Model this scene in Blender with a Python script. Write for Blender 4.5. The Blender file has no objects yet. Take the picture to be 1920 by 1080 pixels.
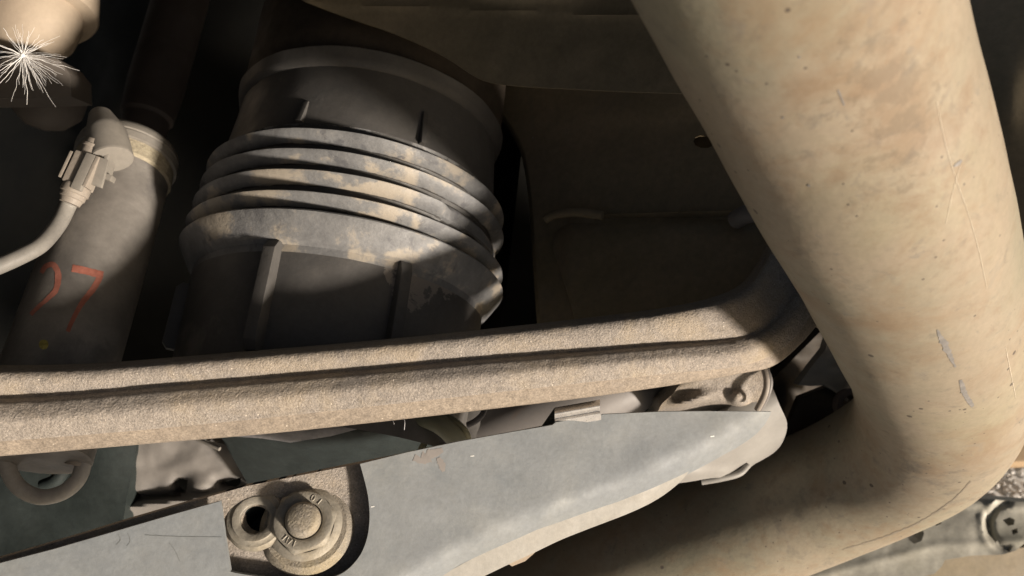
import bpy, bmesh, math, random
from mathutils import Vector, Matrix, noise
from mathutils.bvhtree import BVHTree
from mathutils.geometry import delaunay_2d_cdt

random.seed(7)
scene = bpy.context.scene
C = scene.collection
R = math.radians

# ------------------------------------------------------------------ camera, sky, sun
LENS = 28.0
PITCH = 62.0                                   # the camera looks down into the wheel well
CAM_H = 0.80
cam = bpy.data.cameras.new("Camera"); co = bpy.data.objects.new("Camera", cam); C.objects.link(co)
cam.lens = LENS; cam.sensor_width = 36; cam.clip_start = 0.01; cam.clip_end = 500
co.location = (0, 0, CAM_H); co.rotation_euler = (R(90 - PITCH), 0, 0)
cam.dof.use_dof = True; cam.dof.focus_distance = 0.285; cam.dof.aperture_fstop = 18.0
scene.camera = co
ROT = Matrix.Rotation(R(90 - PITCH), 3, 'X')
CAMPOS = Vector((0, 0, CAM_H))

SUN_CAM = Vector((0.735, -0.40, 0.51)).normalized()      # towards the sun, in the camera's axes
SUN = ROT @ SUN_CAM
elev = math.asin(SUN.z); azim = math.atan2(SUN.x, SUN.y)
w = bpy.data.worlds.new("World"); scene.world = w; w.use_nodes = True
nt = w.node_tree; bg = nt.nodes['Background']
sk = nt.nodes.new('ShaderNodeTexSky'); sk.sky_type = 'NISHITA'; sk.sun_disc = False
sk.sun_elevation = elev; sk.sun_rotation = azim; sk.air_density = 1.0; sk.dust_density = 5.0; sk.ozone_density = 0.3
nt.links.new(sk.outputs[0], bg.inputs[0]); bg.inputs[1].default_value = 0.04
sl = bpy.data.lights.new("Sun", 'SUN'); so = bpy.data.objects.new("Sun", sl); C.objects.link(so)
sl.energy = 4.6; sl.angle = R(5.5); sl.color = (1.0, 0.89, 0.77)
so.rotation_euler = SUN.to_track_quat('Z', 'Y').to_euler(); so.location = SUN * 5
scene.view_settings.view_transform = 'Standard'; scene.view_settings.look = 'None'
scene.view_settings.exposure = 0.6; scene.view_settings.gamma = 1.0

# ------------------------------------------------------------------ geometry helpers
K = 18.0 / LENS
def P(u, v, d):
    """a point of the place seen at u, v of the photograph, d metres in front of the camera (camera axes)"""
    return Vector(((u - 960) / 960 * K * d, (540 - v) / 960 * K * d, -d))
def W(p): return ROT @ p + CAMPOS
def V(*a): return Vector(a)

def catmull(pts, n):
    """n samples along a Catmull-Rom curve, evenly by chord length"""
    m = len(pts); cum = [0.0]
    for i in range(m - 1): cum.append(cum[-1] + (pts[i + 1] - pts[i]).length)
    out = []; j = 0
    for k in range(n):
        s = cum[-1] * k / (n - 1)
        while j < m - 2 and cum[j + 1] < s: j += 1
        t = (s - cum[j]) / max(1e-9, cum[j + 1] - cum[j])
        p1, p2 = pts[j], pts[j + 1]
        p0 = pts[j - 1] if j else p1 * 2 - p2
        p3 = pts[j + 2] if j + 2 < m else p2 * 2 - p1
        out.append(0.5 * ((2 * p1) + (p2 - p0) * t + (2 * p0 - 5 * p1 + 4 * p2 - p3) * t * t + (3 * p1 - p0 - 3 * p2 + p3) * t ** 3))
    return out
def uni(pts, n):
    """n samples, the same number per control interval"""
    m = len(pts) - 1; out = []
    for k in range(n):
        f = m * k / (n - 1); j = min(m - 1, int(f)); t = f - j
        p1, p2 = pts[j], pts[j + 1]
        p0 = pts[j - 1] if j else p1 * 2 - p2
        p3 = pts[j + 2] if j + 2 <= m else p2 * 2 - p1
        out.append(0.5 * ((2 * p1) + (p2 - p0) * t + (2 * p0 - 5 * p1 + 4 * p2 - p3) * t * t + (3 * p1 - p0 - 3 * p2 + p3) * t ** 3))
    return out

class MB:
    def __init__(s): s.v = []; s.f = []
    def add(s, vs, fs):
        b = len(s.v); s.v += vs; s.f += [tuple(i + b for i in f) for f in fs]; return s
    def grid(s, rows, closed_u=False):
        if len(rows) < 2: print('EMPTY GRID'); return s
        n = len(rows[0]); fs = []
        for i in range(len(rows) - 1):
            for j in range(n if closed_u else n - 1):
                j2 = (j + 1) % n
                fs.append((i * n + j, i * n + j2, (i + 1) * n + j2, (i + 1) * n + j))
        return s.add([p for r in rows for p in r], fs)
    def slab(s, rows, off):
        """a grid with a back face offset by off (vector or function of the point) and closed sides"""
        f = off if callable(off) else (lambda p: off)
        n = len(rows[0]); m = len(rows); top = [p for r in rows for p in r]; back = [p + f(p) for p in top]
        fs = []
        for i in range(m - 1):
            for j in range(n - 1):
                a, b, c, d = i * n + j, i * n + j + 1, (i + 1) * n + j + 1, (i + 1) * n + j
                fs.append((a, b, c, d)); q = m * n; fs.append((d + q, c + q, b + q, a + q))
        ring = [j for j in range(n)] + [i * n + n - 1 for i in range(1, m)] + [(m - 1) * n + j for j in range(n - 2, -1, -1)] + [i * n for i in range(m - 2, 0, -1)]
        q = m * n
        for k in range(len(ring)):
            a, b = ring[k], ring[(k + 1) % len(ring)]; fs.append((b, a, a + q, b + q))
        return s.add(top + back, fs)
    def tube(s, path, rad, n=24, cap=True):
        m = len(path); rr = rad if isinstance(rad, (list, tuple)) else [rad] * m
        t0 = (path[1] - path[0]).normalized(); up = V(0, 0, 1) if abs(t0.z) < .9 else V(1, 0, 0)
        x = t0.cross(up).normalized(); rows = []
        for i in range(m):
            t = (path[min(i + 1, m - 1)] - path[max(i - 1, 0)]).normalized()
            x = (x - t * x.dot(t)).normalized(); y = t.cross(x)
            rows.append([path[i] + (x * math.cos(2 * math.pi * k / n) + y * math.sin(2 * math.pi * k / n)) * rr[i] for k in range(n)])
        b = len(s.v); s.grid(rows, True)
        if cap:
            s.f.append(tuple(b + k for k in range(n))[::-1]); s.f.append(tuple(b + (m - 1) * n + k for k in range(n)))
        return s
    def lathe(s, o, ax, prof, n=64, mod=None, cap=True, a0=0.0):
        ax = ax.normalized(); up = V(0, 0, 1) if abs(ax.z) < .9 else V(0, 1, 0)
        x = (up - ax * up.dot(ax)).normalized(); y = ax.cross(x); rows = []
        for (t, r) in prof:
            row = []
            for k in range(n):
                a = a0 + 2 * math.pi * k / n
                r2 = mod(t, r, a) if mod else r
                row.append(o + ax * t + (x * math.cos(a) + y * math.sin(a)) * r2)
            rows.append(row)
        b = len(s.v); s.grid(rows, True)
        if cap:
            s.f.append(tuple(b + k for k in range(n))[::-1]); s.f.append(tuple(b + (len(prof) - 1) * n + k for k in range(n)))
        return s
    def box(s, o, ex, ey, ez):
        """box from centre o with half-vectors"""
        vs = [o + ex * i + ey * j + ez * k for i in (-1, 1) for j in (-1, 1) for k in (-1, 1)]
        return s.add(vs, [(0, 1, 3, 2), (4, 6, 7, 5), (0, 4, 5, 1), (2, 3, 7, 6), (0, 2, 6, 4), (1, 5, 7, 3)])
    def cut(s, outline, dep, thick, step=14, holes=(), back=V(0, 0, -1), jit=0.0):
        """a sheet with the given outline, its surface at depth dep(u, v), of real thickness"""
        pts = []; edges = []
        def loop(poly):
            b = len(pts); q = []
            for i in range(len(poly)):
                a, c = Vector(poly[i]), Vector(poly[(i + 1) % len(poly)]); k = max(1, int((c - a).length / step))
                for t in range(k): q.append(a.lerp(c, t / k))
            pts.extend(q)
            for i in range(len(q)): edges.append((b + i, b + (i + 1) % len(q)))
            return q
        O = loop(outline); H = [loop(h) for h in holes]
        def inside(p, poly):
            c = False; n = len(poly); j = n - 1
            for i in range(n):
                a, b = poly[i], poly[j]
                if (a.y > p.y) != (b.y > p.y) and p.x < (b.x - a.x) * (p.y - a.y) / (b.y - a.y) + a.x: c = not c
                j = i
            return c
        def near(p, poly):
            return min((p - q).length_squared for q in poly) < (step * .55) ** 2
        x0 = min(p.x for p in O); x1 = max(p.x for p in O); y0 = min(p.y for p in O); y1 = max(p.y for p in O)
        y = y0 + step / 2; r = 0
        while y < y1:
            x = x0 + (step / 2 if r % 2 else 0)
            while x < x1:
                p = Vector((x, y))
                if inside(p, O) and not near(p, O) and not any(inside(p, h) or near(p, h) for h in H): pts.append(p)
                x += step
            y += step * .9; r += 1
        vv, ee, ff, ov, oe, of = delaunay_2d_cdt(pts, edges, [], 0, 1e-4)
        keep = []
        for f in ff:
            c = (vv[f[0]] + vv[f[1]] + vv[f[2]]) / 3
            if inside(c, O) and not any(inside(c, h) for h in H): keep.append(tuple(f))
        n = len(vv)
        front = [P(p.x, p.y, dep(p.x, p.y)) for p in vv]
        bk = [p + back * thick for p in front]
        cnt = {}
        for f in keep:
            for i in range(3):
                e = (f[i], f[(i + 1) % 3]); cnt[e] = 1
        fs = list(keep) + [tuple(i + n for i in f[::-1]) for f in keep]
        for (a, b) in cnt:
            if (b, a) not in cnt: fs.append((b, a, a + n, b + n))
        return s.add(front + bk, fs)
    def build(s, name, m, parent=None, smooth=True, angle=40, bevel=0, label=None, seg=2):
        if not s.v: print('EMPTY', name); return None
        vs = [W(p) for p in s.v]
        if parent is not None and parent.get('ox') is not None:
            par = Vector((parent['ox'], parent['oy'], parent['oz']))
        else: par = Vector((0, 0, 0))
        cen = sum(vs, Vector((0, 0, 0))) / len(vs)
        cen.z = min(v.z for v in vs)
        me = bpy.data.meshes.new(name); me.from_pydata([v - cen for v in vs], [], s.f)
        b = bmesh.new(); b.from_mesh(me); bmesh.ops.remove_doubles(b, verts=b.verts, dist=1e-7)
        bmesh.ops.recalc_face_normals(b, faces=b.faces)
        if bevel:
            es = [e for e in b.edges if len(e.link_faces) == 2 and e.calc_face_angle(0) > R(35)]
            bmesh.ops.bevel(b, geom=es, offset=bevel, segments=seg, affect='EDGES', profile=.6, clamp_overlap=True)
        if smooth:
            for f in b.faces: f.smooth = True
            for e in b.edges:
                if len(e.link_faces) == 2 and e.calc_face_angle(0) > R(angle): e.smooth = False
        b.to_mesh(me); b.free()
        o = bpy.data.objects.new(name, me); C.objects.link(o)
        me.materials.append(m)
        o['ox'], o['oy'], o['oz'] = cen.x, cen.y, cen.z
        if parent is not None: o.parent = parent
        o.location = cen - par
        if label: o['label'] = label
        return o

def thing(name, label, cat, at, group=None):
    o = bpy.data.objects.new(name, None); C.objects.link(o); o.empty_display_size = .01
    p = W(at); o.location = p; o['ox'], o['oy'], o['oz'] = p.x, p.y, p.z
    o['label'] = label; o['category'] = cat
    if group: o['group'] = group
    return o
def tag(o, label, cat, group=None):
    o['label'] = label; o['category'] = cat
    if group: o['group'] = group
    return o
def plane_depth(p0, n):
    c = n.dot(p0)
    def f(u, v): return c / n.dot(P(u, v, 1.0))
    return f
def lerp(a, b, t): return a + (b - a) * t
def sm(poly, n):
    """an open run of outline corners rounded off"""
    return [(p.x, p.y) for p in catmull([V(a, b, 0) for a, b in poly], n)]
def pw(x, xs, ys):
    if x <= xs[0]: return ys[0]
    for i in range(len(xs) - 1):
        if x <= xs[i + 1]: return lerp(ys[i], ys[i + 1], (x - xs[i]) / (xs[i + 1] - xs[i]))
    return ys[-1]
def bvh(o):
    b = bmesh.new(); b.from_mesh(o.data)
    org = Vector((o['ox'], o['oy'], o['oz']))
    for v in b.verts: v.co += org
    t = BVHTree.FromBMesh(b); b.free(); return t
RI = ROT.inverted()
def on(tree, u, v, lift=0.0):
    """the point of a surface where the mark at u, v sits, lifted off it a hair (camera axes)"""
    d = (ROT @ P(u, v, 1.0)).normalized(); h = tree.ray_cast(CAMPOS, d)
    if h[0] is None: return None
    n = h[1] if h[1].dot(d) < 0 else -h[1]
    return RI @ (h[0] + n * lift - CAMPOS)
def stroke(tree, pts, width, n=24, lift=.00012, rag=0.0, across=3):
    """a thin layer laid on a surface along a line, width in picture units"""
    c = catmull([V(x, y, 0) for x, y in pts], n); rows = []
    for i, p in enumerate(c):
        t = (c[min(i + 1, n - 1)] - c[max(i - 1, 0)]).normalized(); nn = V(-t.y, t.x, 0)
        wd = (width(i / (n - 1)) if callable(width) else width) / 2
        a, b = wd * (1 + rag * random.uniform(-1, .5)), wd * (1 + rag * random.uniform(-1, .5))
        row = []
        for k in range(across):
            q = p + nn * lerp(-a, b, k / (across - 1)); h = on(tree, q.x, q.y, lift)
            if h is None: row = None; break
            row.append(h)
        if row: rows.append(row)
    return MB().grid(rows)

def blotch(o, name, spots):
    """where on the thing the dirt has gathered"""
    at = o.data.attributes.new(name, 'FLOAT', 'POINT'); org = Vector((o['ox'], o['oy'], o['oz']))
    cs_ = [(P(*c_), r_, k_) for c_, r_, k_ in spots]
    for i_, v_ in enumerate(o.data.vertices):
        q = ROT.inverted() @ (v_.co + org - CAMPOS)
        at.data[i_].value = sum(k_ * math.exp(-((q - c_).length / r_) ** 2) for c_, r_, k_ in cs_)
# ------------------------------------------------------------------ materials
def mat(name, cols, scale=20, rough=.7, metal=0.0, detail=6, specks=None, patches=None, bump=(.0, 400), bump2=None, spec=.35, stretch=None, fine=None, edge=None, stains=(), rvar=.12, dist=.4, grime_shade=()):
    """cols: 2-4 colours over a broad noise; specks: (colour, scale, size); patches: (colour, scale, threshold, softness); fine: (amount, scale)"""
    m = bpy.data.materials.new(name); m.use_nodes = True; t = m.node_tree; N = t.nodes; L = t.links
    bs = N['Principled BSDF']; tc = N.new('ShaderNodeTexCoord'); vec = tc.outputs['Object']
    if stretch:
        mp = N.new('ShaderNodeMapping'); L.new(vec, mp.inputs[0]); mp.inputs['Scale'].default_value = stretch[0]; mp.inputs['Rotation'].default_value = stretch[1]
        svec = mp.outputs[0]
    else: svec = vec
    def nz(sc, de=4, ro=.55, di=0.0, v=None):
        n = N.new('ShaderNodeTexNoise'); n.inputs['Scale'].default_value = sc; n.inputs['Detail'].default_value = de
        n.inputs['Roughness'].default_value = ro; n.inputs['Distortion'].default_value = di * .35; L.new(v or vec, n.inputs['Vector']); return n.outputs[0]
    def ramp(src, stops, mode='LINEAR'):
        r = N.new('ShaderNodeValToRGB'); r.color_ramp.interpolation = mode; e = r.color_ramp.elements
        while len(e) < len(stops): e.new(.5)
        for k, (p, c) in enumerate(stops):
            e[k].position = p; e[k].color = (*c, 1) if hasattr(c, '__len__') else (c, c, c, 1)
        L.new(src, r.inputs[0]); return r.outputs[0]
    def mix(f, a, b, mode='MIX'):
        x = N.new('ShaderNodeMix'); x.data_type = 'RGBA'; x.blend_type = mode
        for s, k in ((f, 0), (a, 6), (b, 7)):
            if isinstance(s, (int, float)): x.inputs[k].default_value = s
            elif isinstance(s, tuple): x.inputs[k].default_value = (*s, 1)
            else: L.new(s, x.inputs[k])
        return x.outputs[2]
    k = len(cols)
    col = ramp(nz(scale, detail, .6, dist, svec), [(.32 + .36 * i / max(1, k - 1), c) for i, c in enumerate(cols)])
    rm = nz(scale * 2.3, 5)
    if fine:
        f = ramp(nz(fine[1], 3, .7), [(.3, 1 - fine[0]), (.7, 1 + fine[0] * .0 + 0.0)])
        g = ramp(nz(fine[1] * .31, 4, .7), [(.3, 1 - fine[0] * .6), (.65, 1.0)])
        col = mix(1.0, mix(1.0, col, f, 'MULTIPLY'), g, 'MULTIPLY')
    for (pc, ps, pt, sf) in (patches or ()):
        msk = ramp(nz(ps, 8, .62, .6), [(pt - sf, 0.0), (pt + sf, 1.0)]); col = mix(msk, col, pc)
    for (pc, ps, pt, sf, amt) in stains:
        msk = ramp(nz(ps, 9, .68, 1.2, svec), [(pt - sf, 0.0), (pt + sf, amt)]); col = mix(msk, col, pc)
    for (an, pc, ps, pt, sf, amt) in grime_shade:
        at = N.new('ShaderNodeAttribute'); at.attribute_name = an
        mu = N.new('ShaderNodeMath'); mu.operation = 'ADD'; L.new(nz(ps, 9, .66, 1.0), mu.inputs[0]); L.new(at.outputs['Fac'], mu.inputs[1])
        msk = ramp(mu.outputs[0], [(pt - sf, 0.0), (min(1, pt + sf), amt)]); col = mix(msk, col, pc)
    for (sc_, ss, sz) in (specks or ()):
        vo = N.new('ShaderNodeTexVoronoi'); vo.inputs['Scale'].default_value = ss; vo.inputs['Randomness'].default_value = 1
        nm = N.new('ShaderNodeMixRGB'); nm.inputs[0].default_value = .004 * 100 / ss * 6; L.new(vec, nm.inputs[1])
        nn = N.new('ShaderNodeTexNoise'); nn.inputs['Scale'].default_value = ss * 2; L.new(vec, nn.inputs['Vector']); L.new(nn.outputs[1], nm.inputs[2])
        L.new(vec, vo.inputs['Vector'])
        sep = N.new('ShaderNodeSeparateColor'); L.new(vo.outputs['Color'], sep.inputs[0])
        cmpn = N.new('ShaderNodeMath'); cmpn.operation = 'MULTIPLY'; L.new(sep.outputs[0], cmpn.inputs[0]); cmpn.inputs[1].default_value = sz
        add = N.new('ShaderNodeMath'); add.operation = 'SUBTRACT'; L.new(cmpn.outputs[0], add.inputs[0]); L.new(vo.outputs['Distance'], add.inputs[1])
        keep = N.new('ShaderNodeMath'); keep.operation = 'SUBTRACT'; L.new(add.outputs[0], keep.inputs[0]); keep.inputs[1].default_value = sz * .62
        msk = ramp(keep.outputs[0], [(0.0, 0.0), (.02, .85)]); col = mix(msk, col, sc_)
    L.new(col, bs.inputs['Base Color'])
    rr = ramp(rm, [(.3, max(0, rough - rvar)), (.7, min(1, rough + rvar))]); L.new(rr, bs.inputs['Roughness'])
    bs.inputs['Metallic'].default_value = metal; bs.inputs['Specular IOR Level'].default_value = spec
    last = None
    for (st, bsc, ds) in ([(bump[0], bump[1], .001)] if bump[0] else []) + ([(bump2[0], bump2[1], .002)] if bump2 else []):
        bn = N.new('ShaderNodeBump'); bn.inputs['Strength'].default_value = st; bn.inputs['Distance'].default_value = ds
        L.new(nz(bsc, 5, .65), bn.inputs['Height'])
        if last: L.new(last, bn.inputs['Normal'])
        last = bn.outputs[0]
    if last: L.new(last, bs.inputs['Normal'])
    return m

M = {}
M['pipe'] = mat('dusty_exhaust_steel', [(.225, .21, .15), (.27, .24, .175), (.30, .25, .185), (.29, .255, .175)], dist=.1, scale=9, rough=.62, metal=.05, fine=(.12, 500), spec=.3,
                stains=((( .22, .15, .09), 26, .58, .08, .6), ((.15, .135, .12), 60, .66, .04, .6), ((.36, .31, .225), 60, .64, .08, .35), ((.17, .155, .13), 170, .65, .05, .6)),
                grime_shade=(('stain', (.19, .125, .075), 110, .66, .11, .55), ('stain', (.15, .12, .085), 230, .74, .05, .5), ('soot', (.13, .115, .095), 120, .66, .08, .6)),
                specks=(((.07, .055, .045), 150, .42), ((.10, .08, .07), 60, .22), ((.09, .075, .06), 330, .42)), bump=(.10, 260), bump2=(.25, 26))
M['sand'] = mat('sand_cast_metal', [(.34, .30, .262), (.43, .38, .33), (.41, .355, .30)], scale=16, rough=.72, fine=(.5, 1400), spec=.5,
                stains=(((.42, .33, .21), 30, .58, .12, .5),), specks=(((.68, .60, .50), 520, .42), ((.10, .085, .07), 480, .36), ((.85, .80, .72), 900, .3)), bump=(.65, 1300), bump2=(.10, 500))  # the finest pale specks paint tiny glints on the grain
M['sand_fine'] = mat('fine_sand_casting', [(.30, .265, .22), (.37, .33, .27), (.39, .35, .28)], scale=30, rough=.7, fine=(.4, 1500), spec=.5,
                stains=(((.40, .31, .15), 40, .56, .10, .45),), bump=(.7, 1300))
M['boss'] = mat('machined_boss_metal', [(.26, .24, .20), (.36, .33, .275), (.32, .28, .21)], scale=60, rough=.55, fine=(.25, 900), spec=.5, metal=.2, bump=(.25, 900))
M['rim'] = mat('worn_casting_edge', [(.34, .285, .23), (.43, .36, .285)], scale=60, rough=.65, fine=(.5, 1400), stains=(((.25, .21, .17), 120, .60, .08, .5),), specks=(((.6, .53, .44), 520, .4),), stretch=((1, 1, 1), (0, 0, 0)), bump=(.3, 600))
M['zinc'] = mat('dusty_grey_blue_plastic', [(.195, .212, .226), (.212, .228, .238), (.232, .244, .245)], scale=40, rough=.68, fine=(.16, 500), spec=.5, metal=.1,
                stains=(((.30, .29, .26), 9, .56, .14, .28), ((.12, .14, .155), 90, .64, .08, .35)), specks=(((.75, .75, .72), 150, .20),), bump=(.12, 500), bump2=(.1, 60))
M['lip'] = mat('pale_dusty_lip', [(.27, .26, .235), (.34, .32, .28)], scale=30, rough=.6, fine=(.15, 500), bump=(.15, 400))
M['boot'] = mat('dusty_black_plastic', [(.070, .066, .062), (.092, .087, .082), (.118, .111, .103)], scale=22, rough=.55, fine=(.15, 420), spec=.5,
                patches=(((.15, .135, .12), 14, .62, .03),), stains=(((.055, .055, .055), 40, .60, .08, .5),), grime_shade=(('dust', (.23, .205, .18), 70, .78, .015, .9),), bump=(.15, 500))
M['ribs'] = mat('dust_caked_ribs', [(.135, .135, .137), (.20, .20, .20), (.27, .262, .25)], scale=40, rough=.55, fine=(.2, 500), spec=.5,
                patches=(((.34, .30, .245), 40, .57, .03),), stains=(((.10, .10, .105), 60, .60, .03, .8),), grime_shade=(('groove_shade', (.045, .042, .038), 90, .74, .04, .95),), bump=(.25, 500))
M['shock'] = mat('grey_damper_tube', [(.13, .12, .112), (.20, .185, .168), (.28, .26, .235)], scale=26, rough=.5, metal=.2, fine=(.15, 400), spec=.5,
                stains=(((.06, .06, .065), 22, .62, .06, .6),), bump=(.12, 300))
M['cap'] = mat('dusty_grey_plastic_cap', [(.20, .185, .165), (.27, .25, .22)], scale=40, rough=.5, fine=(.12, 500), bump=(.1, 300))
M['dustring'] = mat('caked_dust_ring', [(.40, .35, .26), (.50, .44, .32)], scale=80, rough=.9, fine=(.3, 700), bump=(.8, 500))
M['panel'] = mat('brown_painted_underbody', [(.22, .18, .11), (.26, .21, .135), (.29, .225, .15)], scale=12, rough=.65, fine=(.2, 300), stains=(((.15, .14, .12), 16, .62, .08, .4),), specks=(((.35, .33, .28), 60, .12),), bump=(.2, 120))
M['shield'] = mat('dusty_brown_shield', [(.19, .16, .105), (.23, .19, .13)], scale=16, rough=.65, fine=(.2, 400), specks=(((.4, .38, .33), 90, .12),), bump=(.15, 200))
M['black'] = mat('black_wheel_liner', [(.010, .010, .009), (.018, .017, .014)], scale=12, rough=.85, spec=.15, bump=(.2, 100))
M['darkbody'] = mat('hazed_dark_casting', [(.018, .025, .025), (.026, .034, .033)], scale=20, rough=.7, fine=(.3, 300), spec=.3, bump=(.2, 200))  # teal of the lens haze is put into this dark colour
M['liner'] = mat('crumpled_grey_shield', [(.17, .16, .15), (.22, .205, .19)], scale=18, rough=.6, fine=(.12, 300), bump=(.1, 200))
M['perch'] = mat('lit_perch_grey', [(.17, .17, .18), (.26, .25, .26)], scale=60, rough=.6, fine=(.25, 500), bump=(.2, 400))
M['olive'] = mat('olive_coated_coil', [(.20, .20, .13), (.30, .29, .20)], scale=30, rough=.5, fine=(.1, 300))
M['rodgrey'] = mat('pale_grey_rod', [(.15, .14, .135), (.22, .205, .195)], scale=16, rough=.5, stains=(((.28, .18, .12), 40, .63, .06, .4),), bump=(.1, 120))
M['chrome'] = mat('bright_spring_steel', [(.50, .48, .46), (.62, .60, .57)], scale=200, rough=.3, metal=.55, bump=(.1, 500))
M['hose'] = mat('grey_hose', [(.34, .325, .30), (.43, .41, .38)], scale=50, rough=.45, fine=(.15, 500))
M['cable'] = mat('dusty_rubber_cable', [(.19, .18, .165), (.26, .245, .22)], scale=50, rough=.55, fine=(.15, 500))
M['conn'] = mat('dusty_connector_plastic', [(.27, .235, .20), (.34, .30, .255)], scale=60, rough=.6, fine=(.15, 600), bump=(.15, 500))
M['red'] = mat('faded_red_paint', [(.34, .12, .085), (.42, .165, .12)], scale=90, rough=.6, fine=(.3, 500), spec=.3)
M['yellow'] = mat('yellow_paint_dot', [(.42, .36, .08), (.50, .42, .12)], scale=300, rough=.6, fine=(.5, 900))
M['scuff'] = mat('bare_grey_scuff', [(.20, .19, .18), (.28, .26, .24)], scale=300, rough=.5, fine=(.2, 900))
M['pale'] = mat('pale_scratch', [(.46, .40, .31), (.52, .45, .35)], scale=300, rough=.6)
M['nick'] = mat('bright_nick', [(.58, .58, .56), (.66, .66, .64)], scale=300, rough=.4)
M['crease'] = mat('dirty_crease', [(.17, .145, .11), (.22, .185, .14)], scale=200, rough=.7)
M['stain'] = mat('pinkish_stain', [(.20, .185, .175), (.235, .215, .20)], scale=200, rough=.7)
M['darkscratch'] = mat('dark_scratch', [(.12, .13, .13), (.17, .18, .18)], scale=300, rough=.7)
M['beige'] = mat('beige_dusty_rubber', [(.36, .29, .22), (.44, .36, .27)], scale=30, rough=.7, fine=(.1, 300), bump=(.2, 200))
M['taupe'] = mat('taupe_dusty_plastic', [(.15, .13, .115), (.20, .175, .15)], scale=20, rough=.65, fine=(.1, 300))
M['rust'] = mat('dull_brown_tube', [(.075, .06, .052), (.11, .09, .08)], scale=30, rough=.7)
M['alu'] = mat('weathered_aluminium', [(.30, .29, .25), (.40, .385, .33), (.34, .33, .27)], scale=22, rough=.55, metal=.15, fine=(.2, 300), stains=(((.20, .18, .14), 24, .60, .08, .5), ((.42, .40, .34), 50, .62, .10, .3)), bump=(.15, 160))
M['cloth'] = mat('pale_grey_rubber_bellows', [(.235, .225, .21), (.30, .29, .27)], scale=20, rough=.55, fine=(.08, 300), bump=(.1, 150))
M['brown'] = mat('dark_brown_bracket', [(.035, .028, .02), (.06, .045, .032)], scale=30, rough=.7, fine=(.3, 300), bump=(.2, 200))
M['fuzz'] = mat('white_seed_hair', [(.80, .79, .78), (.88, .87, .86)], scale=300, rough=.3, spec=.8)
M['gravel'] = mat('crushed_pale_stone', [(.62, .60, .57), (.78, .76, .73), (.68, .66, .62)], scale=24, rough=.8, fine=(.25, 200), stains=(((.30, .27, .24), 60, .66, .05, .7),), bump=(.9, 60))
M['wood'] = mat('raw_pine_board', [(.40, .28, .17), (.50, .37, .23)], scale=10, rough=.7, stretch=((1, 12, 12), (0, 0, 0)), bump=(.2, 90))

# ------------------------------------------------------------------ setting: ground behind the car
def ground_hit(u, v, z=0.0):
    d = ROT @ P(u, v, 1.0); t = (z - CAM_H) / d.z; return CAMPOS + d * t
def toC(p): return RI @ (p - CAMPOS)
g = MB(); rows = []
for i in range(60):
    rows.append([])
    for j in range(60):
        a, b = (i / 59 * 2 - 1), (j / 59 * 2 - 1)
        x = math.copysign(abs(a) ** 3 * 60, a) + a * .6; y = math.copysign(abs(b) ** 3 * 60, b) + b * .6 + .5
        rows[-1].append(toC(V(x, y, .006 * noise.noise(V(x * 6, y * 6, 0)))))
g.grid(rows); o = g.build('ground', M['gravel']); o['kind'] = 'structure'

# ------------------------------------------------------------------ exhaust pipe
RP = .0325
pp = [(1395, -330, .150), (1440, -180, .163), (1500, 0, .182), (1557, 150, .200), (1618, 300, .217), (1680, 450, .245), (1732, 600, .280), (1760, 690, .308),
      (1758, 768, .335), (1718, 832, .362), (1636, 884, .386), (1530, 932, .403), (1400, 986, .416), (1200, 1068, .432), (950, 1165, .448), (700, 1260, .46)]
path = catmull([P(*q) for q in pp], 240)
pipe = MB(); rows = []
t0 = (path[1] - path[0]).normalized(); x = t0.cross(V(0, 0, 1)).normalized()
for i, c in enumerate(path):
    t = (path[min(i + 1, 239)] - path[max(i - 1, 0)]).normalized(); x = (x - t * x.dot(t)).normalized(); y = t.cross(x); row = []
    for k in range(128):
        a = 2 * math.pi * k / 128; dr = (x * math.cos(a) + y * math.sin(a)); q = c + dr * RP
        h = .0004 * noise.noise(q * 18) + .00015 * noise.noise(q * 60 + V(5, 1, 2))
        row.append(c + dr * (RP + h))
    rows.append(row)
pipe.grid(rows, True)
inner = [[path[i] + (rows[i][k] - path[i]) * .94 for k in range(128)] for i in (0, 239)]
pipe = pipe.build('exhaust_pipe', M['pipe'])
blotch(pipe, 'stain', [((1640, 60, .150), .012, .16), ((1655, 150, .165), .014, .20), ((1690, 240, .175), .013, .16), ((1700, 330, .185), .014, .12), ((1790, 860, .335), .02, .10), ((1560, 990, .38), .03, .08)])
blotch(pipe, 'soot', [((1740, 320, .19), .008, .16), ((1760, 560, .25), .02, .06), ((1740, 860, .32), .016, .16), ((1800, 880, .34), .016, .14), ((1480, 960, .39), .03, .08)])
tag(pipe, 'wide dusty tan exhaust pipe bending in an elbow down the right side of the photo', 'exhaust pipe')
tp = bvh(pipe)
def scuff(pts, wd, m='scuff', rag=.45, n=26, name='scuff_mark', par=None, tree=None, lift=.00012):
    return stroke(tree or tp, pts, wd, n, lift, rag).build(name, M[m], par or pipe)
scuff([(1757, 618), (1768, 640), (1782, 668), (1789, 684)], lambda t: 4 + 11 * math.sin(math.pi * min(1, t * 1.05)) ** 1.0)
scuff([(1801, 712), (1808, 735), (1818, 752), (1824, 762)], lambda t: 7 + 4 * math.sin(t * 3), rag=.3)
scuff([(1571, 168), (1577, 182), (1583, 197)], 3.5)
scuff([(1788, 312), (1797, 306), (1803, 300)], lambda t: 7 * math.sin(math.pi * (.1 + .8 * t)), rag=.2)
for p_ in (((1789, 684), (1792, 688)), ((1497, 106), (1501, 107)), ((1515, 346), (1519, 349)), ((1466, 220), (1470, 220)), ((1790, 1), (1790, 2))):
    if p_[0][0] != 1790: scuff([p_[0], p_[1]], 4, n=5, rag=.2)
scuff([(1756, 190), (1770, 260), (1790, 330), (1815, 400), (1835, 470), (1850, 540)], 1.1, 'pale', .6, 60, 'scratch')
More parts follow.
